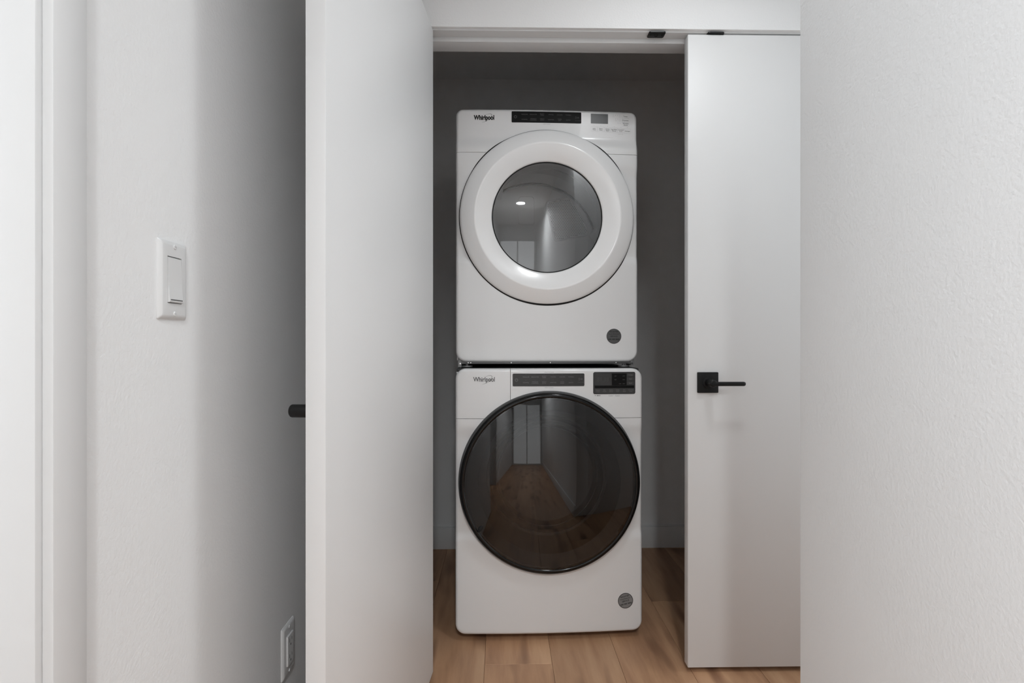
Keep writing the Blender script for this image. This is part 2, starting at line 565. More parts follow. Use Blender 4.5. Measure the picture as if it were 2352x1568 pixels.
def wall_plate(t, w, h):
    hw, hh = w / 2, h / 2
    rings = []
    for ins, y in ((0, 0), (0, -0.0012), (0.0022, -0.0036), (0.0055, -0.0052), (0.0075, -0.0055)):
        rings.append([(px, y, pz) for px, pz in rrect_pts(-hw + ins, hw - ins, -hh + ins, hh - ins, 0.003)])
    rings.append([(px, -0.0055, pz) for px, pz in rrect_pts(-0.0168, 0.0168, -0.0337, 0.0337, 0.0008)])
    rings.append([(px, -0.0020, pz) for px, pz in rrect_pts(-0.0168, 0.0168, -0.0337, 0.0337, 0.0008)])
    loft('wall_plate', rings, M_PLASTIC, t)
    for sz in (-1, 1):
        s = cyl('screw', (0, -0.0050, sz * 0.0485), (0, -0.0066, sz * 0.0485), 0.0034, M_PLASTIC, t, 20, 0.0006)
        boxes('screw_slot', [((-0.0026, -0.00675, sz * 0.0485 - 0.0004), (0.0026, -0.0064, sz * 0.0485 + 0.0004))], M_INK_H, s)


sw = empty('light_switch', (XL, 0.7932, 1.1817), R(90))
tag(sw, 'white rocker light switch on the textured left wall', 'light switch')
wall_plate(sw, 0.0675, 0.1140)
# tilted rocker: bottom edge stands out
vs = []
rk = [((-0.0160, 0.0160), (-0.0325, 0.0325))]
prof = [(0.0325, -0.0042), (0.0318, -0.0056), (0.004, -0.0062), (-0.004, -0.0064), (-0.0312, -0.0086), (-0.0325, -0.0078)]
verts, faces = [], []
for z, y in prof:
    verts += [(-0.0160, y, z), (0.0160, y, z)]
for i in range(len(prof) - 1):
    a = i * 2
    faces.append((a, a + 2, a + 3, a + 1))
k = len(verts)
for z, y in prof:
    verts += [(-0.0160, -0.001, z), (0.0160, -0.001, z)]
for i in range(len(prof) - 1):
    a = i * 2
    faces += [(a, a + 2, k + a + 2, k + a), (a + 1, k + a + 1, k + a + 3, a + 3)]
faces += [(0, 1, k + 1, k), (2 * len(prof) - 2, 2 * len(prof) - 1, k + 2 * len(prof) - 1, k + 2 * len(prof) - 2)]
o = mesh_obj('rocker', verts, faces, M_PLASTIC, sw)
bm = bmesh.new(); bm.from_mesh(o.data); bmesh.ops.recalc_face_normals(bm, faces=bm.faces); bm.to_mesh(o.data); bm.free()
boxes('indicator_slot', [((-0.0140, -0.0089, -0.0296), (0.0140, -0.0050, -0.0282))], M_INK_SHADE, sw)
boxes('recess', [((-0.0167, -0.0022, -0.0336), (0.0167, -0.0012, 0.0336))], M_INK_F, sw)

ot = empty('wall_outlet', (XL, 1.2158, 0.4075), R(90))
tag(ot, 'white duplex wall outlet low on the left wall beside the open door', 'outlet')
wall_plate(ot, 0.0675, 0.1140)
rc = loft('receptacle', [[(px, y, pz) for px, pz in rrect_pts(-0.0162 + i, 0.0162 - i, -0.0330 + i, 0.0330 - i, 0.001)] for i, y in ((0, -0.001), (0, -0.0078), (0.0008, -0.0086))], M_PLASTIC, ot)
for sz in (-1, 1):
    zc = sz * 0.0175
    for sx, hh in ((-1, 0.0042), (1, 0.0034)):
        boxes('slot', [((sx * 0.0063 - 0.0008, -0.0088, zc + 0.003 - hh), (sx * 0.0063 + 0.0008, -0.0080, zc + 0.003 + hh))], M_INK_SHADE, rc)
    cyl('ground_hole', (0, -0.0088, zc - 0.0075), (0, -0.0080, zc - 0.0075), 0.0024, M_INK_SHADE, rc, 16)


# ------------------------------------------------------------------ lettering helper
class Print:
    """collects flat text, lays it on a surface function, one mesh"""

    def __init__(self):
        self.items = []

    def text(self, s, x, z, size, align='CENTER', bold=0.0, rot=0.0, sx=1.0):
        self.items.append((s, x, z, size, align, bold, rot, sx))

    def build(self, name, mat, parent, surf, lift=0.0004, extra=None):
        tmp = []
        for (s, x, z, size, align, bold, rot, sx) in self.items:
            c = bpy.data.curves.new('t', 'FONT')
            c.body = s
            c.size = size
            c.align_x = align
            c.align_y = 'CENTER'
            c.offset = bold
            c.resolution_u = 2 if size < 0.012 else 5
            ob = bpy.data.objects.new('t', c)
            COL.objects.link(ob)
            tmp.append(ob)
        bpy.context.view_layer.update()
        dg = bpy.context.evaluated_depsgraph_get()
        vs, fs = [], []
        for ob, (s, x, z, size, align, bold, rot, sx) in zip(tmp, self.items):
            me = ob.evaluated_get(dg).to_mesh()
            b = len(vs)
            cr, sr = math.cos(rot), math.sin(rot)
            for v in me.vertices:
                tx, tz = v.co.x * sx, v.co.y
                px, pz = x + tx * cr - tz * sr, z + tx * sr + tz * cr
                vs.append((px, surf(px, pz) - lift, pz))
            for p in me.polygons:
                fs.append(tuple(b + i for i in p.vertices))
            ob.evaluated_get(dg).to_mesh_clear()
        for ob in tmp:
            c = ob.data
            bpy.data.objects.remove(ob)
            bpy.data.curves.remove(c)
        if extra:
            for pv, pf in extra:
                b = len(vs)
                vs += [(px, surf(px, pz) - lift, pz) for px, pz in pv]
                fs += [tuple(b + i for i in f) for f in pf]
        return mesh_obj(name, vs, fs, mat, parent)


def stroke(pts, w, closed=False):
    """flat ribbon along 2-D points; w may be a list"""
    n = len(pts)
    pv, pf = [], []
    for i, (x, z) in enumerate(pts):
        a = pts[(i - 1) % n if closed else max(i - 1, 0)]
        b = pts[(i + 1) % n if closed else min(i + 1, n - 1)]
        dx, dz = b[0] - a[0], b[1] - a[1]
        l = math.hypot(dx, dz) or 1
        ww = (w[i] if isinstance(w, list) else w) / 2
        pv += [(x - dz / l * ww, z + dx / l * ww), (x + dz / l * ww, z - dx / l * ww)]
    for i in range(n if closed else n - 1):
        j = (i + 1) % n
        pf.append((2 * i, 2 * i + 1, 2 * j + 1, 2 * j))
    return pv, pf


def arc_pts(x, z, r, a0, a1, n=16):
    return [(x + r * math.cos(R(a0 + (a1 - a0) * i / n)), z + r * math.sin(R(a0 + (a1 - a0) * i / n))) for i in range(n + 1)]


def swoosh(x, z, s):
    """thin tilted orbit ring crossing a wordmark, open towards the upper left"""
    pts, ws = [], []
    for i in range(41):
        a = R(-150 + 230 * i / 40)
        ex, ez = 1.0 * math.cos(a), 0.42 * math.sin(a)
        c, q = math.cos(R(32)), math.sin(R(32))
        pts.append((x + s * (ex * c - ez * q), z + s * (ex * q + ez * c)))
        f = i / 40
        ws.append(s * (0.012 + 0.042 * math.sin(math.pi * f)))
    return stroke(pts, ws)


def film(name, x0, x1, z0, z1, r, mat, parent, surf, lift=0.0012, nx=28, back=0.004):
    """thin rounded panel that follows a bowed surface"""
    xs = set()
    for i in range(nx + 1):
        xs.add(x0 + (x1 - x0) * i / nx)
    for s in range(1, 6):
        d = r * (1 - math.cos(R(90 * s / 6)))
        xs.add(x0 + d); xs.add(x1 - d)
    xs = sorted(xs)
    vs, fs = [], []
    for x in xs:
        d = min(x - x0, x1 - x, r)
        ins = r - math.sqrt(max(r * r - (r - d) ** 2, 0))
        for z in (z0 + ins, z1 - ins):
            vs.append((x, surf(x, z) - lift, z))
        for z in (z0 + ins, z1 - ins):
            vs.append((x, surf(x, z) + back, z))
    for i in range(len(xs) - 1):
        a, b = i * 4, i * 4 + 4
        fs += [(a, b, b + 1, a + 1), (a, a + 2, b + 2, b), (a + 1, b + 1, b + 3, a + 3)]
    n = (len(xs) - 1) * 4
    fs += [(0, 1, 3, 2), (n, n + 2, n + 3, n + 1)]
    return mesh_obj(name, vs, fs, mat, parent)


def disc_badge(t, x, z, r, surf, m_face, lines, rot):
    n = 40
    vs = [(x, surf(x, z) - 0.0007, z)]
    fs = []
    for rr, lift in ((r * 0.92, 0.0007), (r, 0.0006), (r, -0.002)):
        for i in range(n):
            a = 2 * math.pi * i / n
            px, pz = x + rr * math.cos(a), z + rr * math.sin(a)
            vs.append((px, surf(px, pz) - lift, pz))
    for i in range(n):
        j = (i + 1) % n
        fs.append((0, 1 + i, 1 + j))
        fs.append((1 + i, 1 + n + i, 1 + n + j, 1 + j))
        fs.append((1 + n + i, 1 + 2 * n + i, 1 + 2 * n + j, 1 + n + j))
    o = mesh_obj('round_sticker', vs, fs, m_face, t)
    tag(o, 'round grey sticker with small dark print')
    rp, rf = stroke(arc_pts(x, z, r * 0.955, 0, 360, 40)[:-1], r * 0.09, True)
    mesh_obj('sticker_rim', [(a, surf(a, b) - 0.0009, b) for a, b in rp], rf, M_STICK_R, o)
    p = Print()
    c, s = math.cos(rot), math.sin(rot)
    for txt, dz, sz in lines:
        p.text(txt, x - dz * r * s, z + dz * r * c, sz * r, 'CENTER', 0.00012, rot)
    p.build('sticker_lettering', M_INK_B, o, surf, 0.0010)
    return o


# ------------------------------------------------------------------ front loaders
def smoothstep(a, b, x):
    t = min(max((x - a) / (b - a), 0.0), 1.0)
    return t * t * (3 - 2 * t)


HW = 0.3445
FIL = 0.011


def rr_path(hw, z0, z1, rc_b, rc_t):
    """rounded rectangle as a function of arc length; returns list of segments for sampling with outward normals"""
    segs = []
    # start at left side middle going up, over the top, down the right, along the bottom, back up (clockwise seen from the front)
    segs.append(('l', (-hw, z0 + rc_b), (-hw, z1 - rc_t), (-1, 0)))
    segs.append(('c', (-hw + rc_t, z1 - rc_t), rc_t, 180, 90))
    segs.append(('l', (-hw + rc_t, z1), (hw - rc_t, z1), (0, 1)))
    segs.append(('c', (hw - rc_t, z1 - rc_t), rc_t, 90, 0))
    segs.append(('l', (hw, z1 - rc_t), (hw, z0 + rc_b), (1, 0)))
    segs.append(('c', (hw - rc_b, z0 + rc_b), rc_b, 0, -90))
    segs.append(('l', (hw - rc_b, z0), (-hw + rc_b, z0), (0, -1)))
    segs.append(('c', (-hw + rc_b, z0 + rc_b), rc_b, -90, -180))
    return segs


def sample_path(segs, step=0.006):
    """dense list of (x, z, nx, nz) with nx,nz outward"""
    out = []
    for s in segs:
        if s[0] == 'l':
            (x0, z0), (x1, z1), n = s[1], s[2], s[3]
            L = math.hypot(x1 - x0, z1 - z0)
            k = max(2, int(L / step))
            for i in range(k):
                t = i / k
                out.append((x0 + (x1 - x0) * t, z0 + (z1 - z0) * t, n[0], n[1]))
        else:
            (cx, cz), r, a0, a1 = s[1:]
            k = 10
            for i in range(k):
                a = R(a0 + (a1 - a0) * i / k)
                out.append((cx + r * math.cos(a), cz + r * math.sin(a), math.cos(a), math.sin(a)))
    return out


def panel_sector(name, mat, parent, outer, ang0, ang1, rin, zc, surf, M=22, gap0=0.0, gap1=0.0):
    """outer: list of (x,z,nx,nz) on the inset outline; inner circle from ang0 to ang1 (deg); fillet rolled back at the rim"""
    N = len(outer)
    vs, fs = [], []
    cum = [0.0]
    for i in range(1, N):
        cum.append(cum[-1] + math.hypot(outer[i][0] - outer[i - 1][0], outer[i][1] - outer[i - 1][1]))
    cols = []
    for i in range(N):
        ox, oz, nx, nz = outer[i]
        t = cum[i] / cum[-1]
        a = R(ang0 + (ang1 - ang0) * t)
        ix, iz = rin * math.cos(a), zc + rin * math.sin(a)
        col = []
        # inner return
        col.append((ix, surf(ix, iz) + 0.02, iz))
        for j in range(M + 1):
            u = j / M
            x, z = ix + (ox - ix) * u, iz + (oz - iz) * u
            col.append((x, surf(x, z), z))
        y0 = surf(ox, oz)
        for k in range(1, 7):
            p = R(90 * k / 6)
            col.append((ox + nx * FIL * math.sin(p), y0 + FIL * (1 - math.cos(p)), oz + nz * FIL * math.sin(p)))
        col.append((ox + nx * FIL, 0.030, oz + nz * FIL))
        cols.append(col)
    # skirts closing the seam edges
    sk0 = [(x, y + 0.008, z) for x, y, z in cols[0]]
    sk1 = [(x, y + 0.008, z) for x, y, z in cols[-1]]
    cols = [sk0] + cols + [sk1]
    K = len(cols[0])
    for c in cols:
        vs += c
    for i in range(len(cols) - 1):
        for q in range(K - 1):
            fs.append((i * K + q, i * K + q + 1, (i + 1) * K + q + 1, (i + 1) * K + q))
    o = mesh_obj(name, vs, fs, mat, parent, True)
    bm = bmesh.new(); bm.from_mesh(o.data)
    bmesh.ops.recalc_face_normals(bm, faces=bm.faces)
    # make the visible side face -y
    s = sum(f.normal.y * f.calc_area() for f in bm.faces)
    if s > 0:
        bmesh.ops.reverse_faces(bm, faces=bm.faces)
    bm.to_mesh(o.data); bm.free()
    return smooth_by_angle(o, 45)


def split_outline(pts, marks):
    """marks: list of predicates positions [(x,z)], returns list of index positions nearest to each"""
    idx = []
    for mx, mz in marks:
        idx.append(min(range(len(pts)), key=lambda i: (pts[i][0] - mx) ** 2 + (pts[i][1] - mz) ** 2))
    return idx


def cyc(pts, a, b):
    if a <= b:
        return pts[a:b + 1]
    return pts[a:] + pts[:b + 1]


def snap(p, x=None, z=None):
    return (p[0] if x is None else x, p[1] if z is None else z, p[2], p[3])


def power_icon(x, z, r):
    return [stroke(arc_pts(x, z, r, 120, 420, 20), r * 0.28), stroke([(x, z + r * 1.15), (x, z + r * 0.25)], r * 0.28)]


def play_icon(x, z, r):
    tri = [(x - r, z + r), (x + r * 0.7, z), (x - r, z - r)]
    return [stroke(tri, r * 0.28, True), stroke([(x + r * 1.2, z + r * 0.6), (x + r * 1.2, z - r * 0.6)], r * 0.25),
            stroke([(x + r * 1.8, z + r * 0.6), (x + r * 1.8, z - r * 0.6)], r * 0.25)]


TOP_ROW = ['REGULAR', 'DELICATES', ('BULKY', 'ITEMS'), 'WHITES', 'COLORS', 'TOWELS']


def cycle_print(p, x0, x1, zt, zb, bottom):
    w = x1 - x0
    fx = [0.185, 0.310, 0.437, 0.563, 0.688, 0.812]
    for row, z in ((TOP_ROW, zt), (bottom, zb)):
        for f, t in zip(fx, row):
            x = x0 + w * f
            if isinstance(t, tuple):
                p.text(t[0], x, z + 0.0026, 0.0054)
                p.text(t[1], x, z - 0.0026, 0.0054)
            else:
                p.text(t, x, z, 0.0056)


def dots(pts, r):
    out = []
    for x, z in pts:
        out.append(([(x - r, z - r), (x + r, z - r), (x + r, z + r), (x - r, z + r)], [(0, 1, 2, 3)]))
    return out


def frame_rect(x0, x1, z0, z1, w):
    return stroke([(x0, z0), (x1, z0), (x1, z1), (x0, z1)], w, True)


def shell(name, x0, x1, y0, y1, z0, z1, mat, parent, t=0.006):
    """sheet metal box open at the front"""
    def ring(a, y):
        return [(x0 + a, y, z0 + a), (x1 - a, y, z0 + a), (x1 - a, y, z1 - a), (x0 + a, y, z1 - a)]
    vs = ring(0, y0) + ring(0, y1) + ring(t, y0) + ring(t, y1 - t)
    fs = []
    for i in range(4):
        j = (i + 1) % 4
        fs += [(i, j, 4 + j, 4 + i), (8 + i, 12 + i, 12 + j, 8 + j), (i, 8 + i, 8 + j, j)]
    fs += [(4, 5, 6, 7), (12, 15, 14, 13)]
    o = mesh_obj(name, vs, fs, mat, parent)
    bm = bmesh.new(); bm.from_mesh(o.data); bmesh.ops.recalc_face_normals(bm, faces=bm.faces); bm.to_mesh(o.data); bm.free()
    return o


def surface_ring(name, cx, cz, r0, r1, surf, mat, parent, lift=0.0008, n=160):
    """flat dark ring on a bowed panel, painted shade of the door gap"""
    vs, fs = [], []
    for i in range(n):
        a = 2 * math.pi * i / n
        for r, l in ((r0, lift), (r1, lift), (r1, -0.001)):
            x, z = cx + r * math.cos(a), cz + r * math.sin(a)
            vs.append((x, surf(x, z) - l, z))
    for i in range(n):
        j = (i + 1) % n
        for q in range(2):
            fs.append((i * 3 + q, i * 3 + q + 1, j * 3 + q + 1, j * 3 + q))
    return mesh_obj(name, vs, fs, mat, parent, True)


# ---------------- washer
wz0, wz1, wzc = 0.0245, 0.9935, 0.5786
WM = empty('washing_machine', (0.1723, 1.989, 0.0), R(1.5))
tag(WM, 'white front loading washing machine with black round door, standing on the wood floor', 'washing machine')


def w_surf(x, z):
    y = -FIL - 0.011 * (1 - (x / HW) ** 2)
    sc = smoothstep(0.365, 0.400, z) * (1 - smoothstep(0.735, 0.790, z))
    y += 0.007 * sc * smoothstep(0.10, 0.30, abs(x))
    return y


shell('cabinet', -HW + 0.002, HW - 0.002, 0.028, 0.80, 0.034, 0.980, M_APPL, WM)
boxes('top_panel', [((-HW + 0.003, 0.028, 0.9805), (HW - 0.003, 0.80, 0.9925))], M_GASKET, WM, bevel=0.003)
for sx in (-1, 1):
    for yy in (0.09, 0.73):
        cyl('foot', (sx * 0.27, yy, 0.0), (sx * 0.27, yy, 0.036), 0.022, M_GAP, WM, 20, 0.003)
segs = rr_path(HW - FIL, wz0 + FIL, wz1 - FIL, 0.026, 0.026)
P = sample_path(segs)
zs = 0.812
RIN = 0.296
iL, iT, iR = split_outline(P, [(-HW + FIL, zs), (-0.1442, wz1 - FIL), (HW - FIL, zs)])
al = math.degrees(math.asin((zs - wzc) / RIN))
at = math.degrees(math.acos(-0.1442 / RIN))
g = 0.0007
gA = math.degrees(g / RIN) / math.cos(R(al))
gT = math.degrees(g / RIN) / math.sin(R(at))
dra = cyc(P, iL, iT); dra = [snap(dra[0], z=zs + g)] + dra[1:-1] + [snap(dra[-1], x=-0.1442 - g)]
con = cyc(P, iT, iR); con = [snap(con[0], x=-0.1442 + g)] + con[1:-1] + [snap(con[-1], z=zs + g)]
low = cyc(P, iR, iL); low = [snap(low[0], z=zs - g)] + low[1:-1] + [snap(low[-1], z=zs - g)]
drawer = panel_sector('dispenser_drawer', M_APPL, WM, dra, 180 - al - gA, at + gT, RIN, wzc, w_surf)
console = panel_sector('control_console', M_APPL, WM, con, at - gT, al + gA, RIN, wzc, w_surf)
lower = panel_sector('front_panel', M_APPL, WM, low, al - gA, -180 - al + gA, RIN, wzc, w_surf)

p = Print()
p.text('Whirlpool', -0.2396, 0.9545, 0.0235, 'CENTER', 0.00035, sx=0.80)
b_ = p.build('brand_lettering', M_INK_SHADE, drawer, w_surf, 0.0006, [swoosh(-0.2330, 0.9535, 0.0250)])
# control strip
strip = film('control_strip', -0.1363, 0.1266, 0.9300, 0.9762, 0.004, M_STRIP_W, WM, w_surf)
p = Print()
cycle_print(p, -0.1363, 0.1266, 0.9635, 0.9430, ['NORMAL', ('WRINKLE', 'CONTROL'), ('HEAVY', 'DUTY'), 'SANITIZE', ('COLD', 'WASH'), 'QUICK'])
p.text('HOLD TO START', 0.1140, 0.9435, 0.0030)
p.build('cycle_lettering', M_INK_L, strip, w_surf, 0.0016,
        power_icon(-0.1225, 0.9530, 0.0050) + play_icon(0.1105, 0.9555, 0.0045) +
        dots([(-0.1363 + 0.2629 * f, z) for f in (0.185, 0.310, 0.437, 0.563, 0.688, 0.812) for z in (0.9725, 0.9520)], 0.0006))
p = Print()
p.text('WHAT TO WASH', -0.003, 0.9810, 0.0042)
p.build('heading_lettering', M_INK_F, console, w_surf, 0.0006)
p = Print()
p.text('HOW TO WASH', -0.003, 0.9248, 0.0042)
p.build('heading_lettering', M_INK_F, console, w_surf, 0.0006)
# display cluster
disp = film('display_panel', 0.1595, 0.3170, 0.9000, 0.9810, 0.006, M_STRIP_W, WM, w_surf)
film('screen', 0.1640, 0.2270, 0.9320, 0.9755, 0.001, M_LCD_W, disp, w_surf, 0.0017, 10, 0.0)
film('dark_field', 0.2285, 0.2840, 0.9320, 0.9755, 0.001, M_STRIP_D, disp, w_surf, 0.0017, 10, 0.0)
film('dark_field', 0.1650, 0.3120, 0.9215, 0.9312, 0.001, M_STRIP_D, disp, w_surf, 0.0017, 16, 0.0)
film('key_row', 0.1645, 0.3125, 0.9035, 0.9208, 0.002, M_KEY_W, disp, w_surf, 0.0017, 16, 0.0)
for z in (0.9700, 0.9550, 0.9400):
    film('key', 0.2855, 0.3120, z - 0.0055, z + 0.0055, 0.001, M_KEY_W, disp, w_surf, 0.0017, 4, 0.0)
p = Print()
for t, z in (('Temp', 0.9700), ('Soil', 0.9550), ('Spin', 0.9400)):
    p.text(t, 0.2985, z, 0.0072)
for i, (a, b) in enumerate((('Steam', 'Clean'), ('Fan', 'Fresh'), ('Extra', 'Rinse'), ('Delay', 'Start'), ('Pre', 'Soak'), ('Control', 'Lock'))):
    x = 0.1765 + i * 0.0247
    p.text(a, x, 0.9148, 0.0058)
    p.text(b, x, 0.9092, 0.0058)
for x, z in ((0.2420, 0.9660), (0.2420, 0.9525), (0.2730, 0.9660), (0.2730, 0.9525), (0.2730, 0.9375), (0.2590, 0.9375)):
    p.text('HOT' if x < 0.25 else 'LOW', x, z, 0.0036)
p.build('key_lettering', M_INK_L, disp, w_surf, 0.0022)
p = Print()
p.text('88:88', 0.1955, 0.9530, 0.0200)
p.build('screen_digits', M_KEY_W, disp, w_surf, 0.0022)
p = Print()
p.text('MAX', 0.1800, 0.8945, 0.0060, bold=0.0001)
p.build('mark_lettering', M_INK_SHADE, lower, w_surf, 0.0006, [stroke([(0.1650, 0.8948), (0.1712, 0.8945)], 0.0012)])
p = Print()
p.text('Color', 0.2250, 0.8938, 0.0072)
p.text('Catch', 0.2500, 0.8938, 0.0072)
p.build('series_lettering', M_INK_F, console, w_surf, 0.0006)

# door
WDR = 0.3298
wd = lathe('door', [(0.288, -0.004), (0.300, -0.006), (0.318, -0.012), (0.3265, -0.018), (WDR, -0.026), (0.3290, -0.034), (0.3255, -0.0405), (0.3205, -0.0445),
                    (0.3150, -0.0450), (0.3120, -0.0435), (0.3105, -0.0410), (0.3080, -0.0380)], 0.0, wzc, M_PIANO, WM, 160)
tag(wd, 'round black glossy door with smoked glass')
surface_ring('door_gap_shade', 0.0, wzc, 0.3240, 0.3345, w_surf, M_INK_SHADE, WM)  # grey ring painting the shade around the door rim
Rg = 0.3105
sag = 0.030
Rs = (Rg ** 2 + sag ** 2) / (2 * sag)
prof = []
for i in range(25):
    r = Rg * (1 - i / 24)
    prof.append((max(r, 0.0005), -0.0415 - (math.sqrt(Rs * Rs - r * r) - (Rs - sag))))
lathe('glass', prof, 0.0, wzc, M_GLASS_W, wd, 160)
# moulded bowl and its ridges seen through the glass
lathe('bowl', [(0.306, -0.030), (0.262, -0.018), (0.245, 0.030), (0.232, 0.085), (0.224, 0.088), (0.215, 0.070), (0.206, 0.088), (0.198, 0.092), (0.190, 0.078),
               (0.183, 0.112), (0.120, 0.128), (0.0005, 0.132)], 0.0, wzc, M_BOWL, wd, 128)
bmp = bmesh.new()
bmesh.ops.create_uvsphere(bmp, u_segments=20, v_segments=12, radius=1.0,
                          matrix=Matrix.Translation((-0.2530, -0.0445, wzc - 0.157)) @ Matrix.Rotation(R(35), 4, 'Y') @ Matrix.Diagonal((0.0075, 0.005, 0.0145, 1)))
bm_obj('rubber_bumper', bmp, M_GAP, wd, True)
lathe('door_gasket', [(0.300, 0.004), (0.300, -0.010), (0.289, -0.012), (0.289, 0.004)], 0.0, wzc, M_GAP, WM, 128)
disc_badge(WM, 0.2802, 0.1388, 0.0284, w_surf, M_STICK_W, [('REGISTER', 0.56, 0.27), ('YOUR PRODUCT', 0.25, 0.185), ('SERVICE', -0.04, 0.27), ('888 888 8888', -0.42, 0.27)], R(11))

# ---------------- dryer
dz0, dz1, dzc = 1.0170, 1.9690, 1.5590
DY = empty('tumble_dryer', (0.1690, 2.044, 0.9945), R(1.5))
tag(DY, 'white tumble dryer with clear round window, stacked on top of the washing machine', 'tumble dryer')
OZ = 0.9945      # local z = world z - OZ
dz0 -= OZ; dz1 -= OZ; dzc -= OZ


def d_surf(x, z):
    zz = z + OZ
    y = -FIL - 0.011 * (1 - (x / HW) ** 2)
    y += 0.012 * smoothstep(1.812, 1.868, zz)                       # console face stands back
    sc = smoothstep(1.385, 1.420, zz) * (1 - smoothstep(1.715, 1.765, zz))
    y += 0.007 * sc * smoothstep(0.10, 0.30, abs(x))
    return y


shell('cabinet', -HW + 0.002, HW - 0.002, 0.028, 0.76, dz0 + 0.004, dz1 - 0.006, M_APPL, DY)
segs = rr_path(HW - FIL, dz0 + FIL, dz1 - FIL, 0.028, 0.016)
P = sample_path(segs)
zs = 1.8005 - OZ
iL, iR = split_outline(P, [(-HW + FIL, zs), (HW - FIL, zs)])
al = math.degrees(math.asin((zs - dzc) / RIN))
gA = math.degrees(g / RIN) / math.cos(R(al))
con = cyc(P, iL, iR); con = [snap(con[0], z=zs + g)] + con[1:-1] + [snap(con[-1], z=zs + g)]
low = cyc(P, iR, iL); low = [snap(low[0], z=zs - g)] + low[1:-1] + [snap(low[-1], z=zs - g)]
console = panel_sector('control_console', M_APPL, DY, con, 180 - al - gA, al + gA, RIN, dzc, d_surf, 30)
lower = panel_sector('front_panel', M_APPL, DY, low, al - gA, -180 - al + gA, RIN, dzc, d_surf)

p = Print()
p.text('Whirlpool', -0.2383, 1.9345 - OZ, 0.0235, 'CENTER', 0.0012, sx=0.77)
p.build('brand_lettering', M_INK_B, console, d_surf, 0.0006, [swoosh(-0.2317, 1.9335 - OZ, 0.0250)])
strip = film('control_strip', -0.1352, 0.1285, 1.9175 - OZ, 1.9590 - OZ, 0.003, M_STRIP_D, DY, d_surf)
p = Print()
cycle_print(p, -0.1352, 0.1285, 1.9475 - OZ, 1.9285 - OZ, ['NORMAL', ('WRINKLE', 'CONTROL'), ('HEAVY', 'DUTY'), 'SANITIZE', ('TIMED', 'DRY'), 'QUICK'])
p.text('HOLD TO START', 0.1160, 1.9270 - OZ, 0.0030)
p.build('cycle_lettering', M_INK_G, strip, d_surf, 0.0016, power_icon(-0.1210, 1.9385 - OZ, 0.0048) + play_icon(0.1110, 1.9385 - OZ, 0.0042))
p = Print()
p.text('WHAT TO DRY', -0.003, 1.9634 - OZ, 0.0038)
p.build('heading_lettering', M_INK_F, console, d_surf, 0.0006)
p = Print()
p.text('HOW TO DRY', -0.003, 1.9125 - OZ, 0.0042)
p.build('heading_lettering', M_INK_F, console, d_surf, 0.0006)
film('screen', 0.1653, 0.2315, 1.9195 - OZ, 1.9560 - OZ, 0.0008, M_LCD, DY, d_surf, 0.0008, 10)
p = Print()
p.text('Temp', 0.2990, 1.9500 - OZ, 0.0072)
p.text('Dryness', 0.2990, 1.9350 - OZ, 0.0072)
p.text('Wrinkle', 0.3000, 1.9230 - OZ, 0.0068)
p.text('Shield', 0.3000, 1.9170 - OZ, 0.0068)
for i, (a, b) in enumerate((('Less', 'Time'), ('More', 'Time'), ('Damp', 'Signal'), ('Steam Refresh', 'Boost'), ('Control', 'Lock'), ('End Signal', ''))):
    x = 0.1780 + i * 0.0258
    z = 1.9010 - OZ - i * 0.0008
    if b:
        p.text(a, x, z, 0.0060, sx=0.62 if len(a) > 8 else 1.0)
        p.text(b, x, z - 0.0055, 0.0060)
    else:
        p.text(a, x, z - 0.003, 0.0060, sx=0.8)
p.build('key_lettering', M_INK_SHADE, console, d_surf, 0.0006)
pr_ = Print()
ex = []
for i in range(6):
    x = 0.1780 + i * 0.0258
    z = 1.8985 - OZ - i * 0.0008
    ex.append(frame_rect(x - 0.0124, x + 0.0124, z - 0.0085, z + 0.0085, 0.0004))
    ex += dots([(x, z + 0.0135)], 0.0008)
for z in (1.9505, 1.9355, 1.9195):
    ex.append(frame_rect(0.2860, 0.3130, z - 0.0068 - OZ, z + 0.0068 - OZ, 0.0004))
ex += dots([(0.2520 + k * 0.0085, 1.9535 - OZ) for k in range(4)] + [(0.2610 + k * 0.0085, 1.9390 - OZ) for k in range(3)] + [(0.2700 + k * 0.0085, 1.9240 - OZ) for k in range(2)], 0.0010)
pr_.text('LOW', 0.2520, 1.9475 - OZ, 0.0030)
pr_.text('HIGH', 0.2775, 1.9475 - OZ, 0.0030)
pr_.text('LESS', 0.2620, 1.9325 - OZ, 0.0030)
pr_.text('MORE', 0.2775, 1.9325 - OZ, 0.0030)
pr_.text('HOLD 3 SEC', 0.2810, 1.8815 - OZ, 0.0036)
pr_.build('key_outlines', M_INK_H, console, d_surf, 0.0005, ex)

dd = lathe('door', [(0.290, -0.002), (0.305, -0.003), (0.3225, -0.0065), (0.3275, -0.0115), (0.3285, -0.0165), (0.3270, -0.0210), (0.3220, -0.0250), (0.3150, -0.0280),
                    (0.2760, -0.0465), (0.2720, -0.0475), (0.2680, -0.0468), (0.2150, -0.0235), (0.2105, -0.0215), (0.2085, -0.0190), (0.2080, -0.0120), (0.2080, 0.060), (0.2120, 0.064)],
           -0.0015, dzc, M_DRYDOOR, DY, 160)
tag(dd, 'round glossy white door ring')
surface_ring('door_gap_shade', -0.0015, dzc, 0.3240, 0.3318, d_surf, M_GAP, DY)  # dark ring painting the shadow in the gap around the door
lathe('window_seal', [(0.2082, -0.0186), (0.2070, -0.0196), (0.2050, -0.0192), (0.2045, -0.0175)], -0.0015, dzc, M_GAP, dd, 128)
Rg = 0.2062
sag = 0.010
Rs = (Rg ** 2 + sag ** 2) / (2 * sag)
prof = []
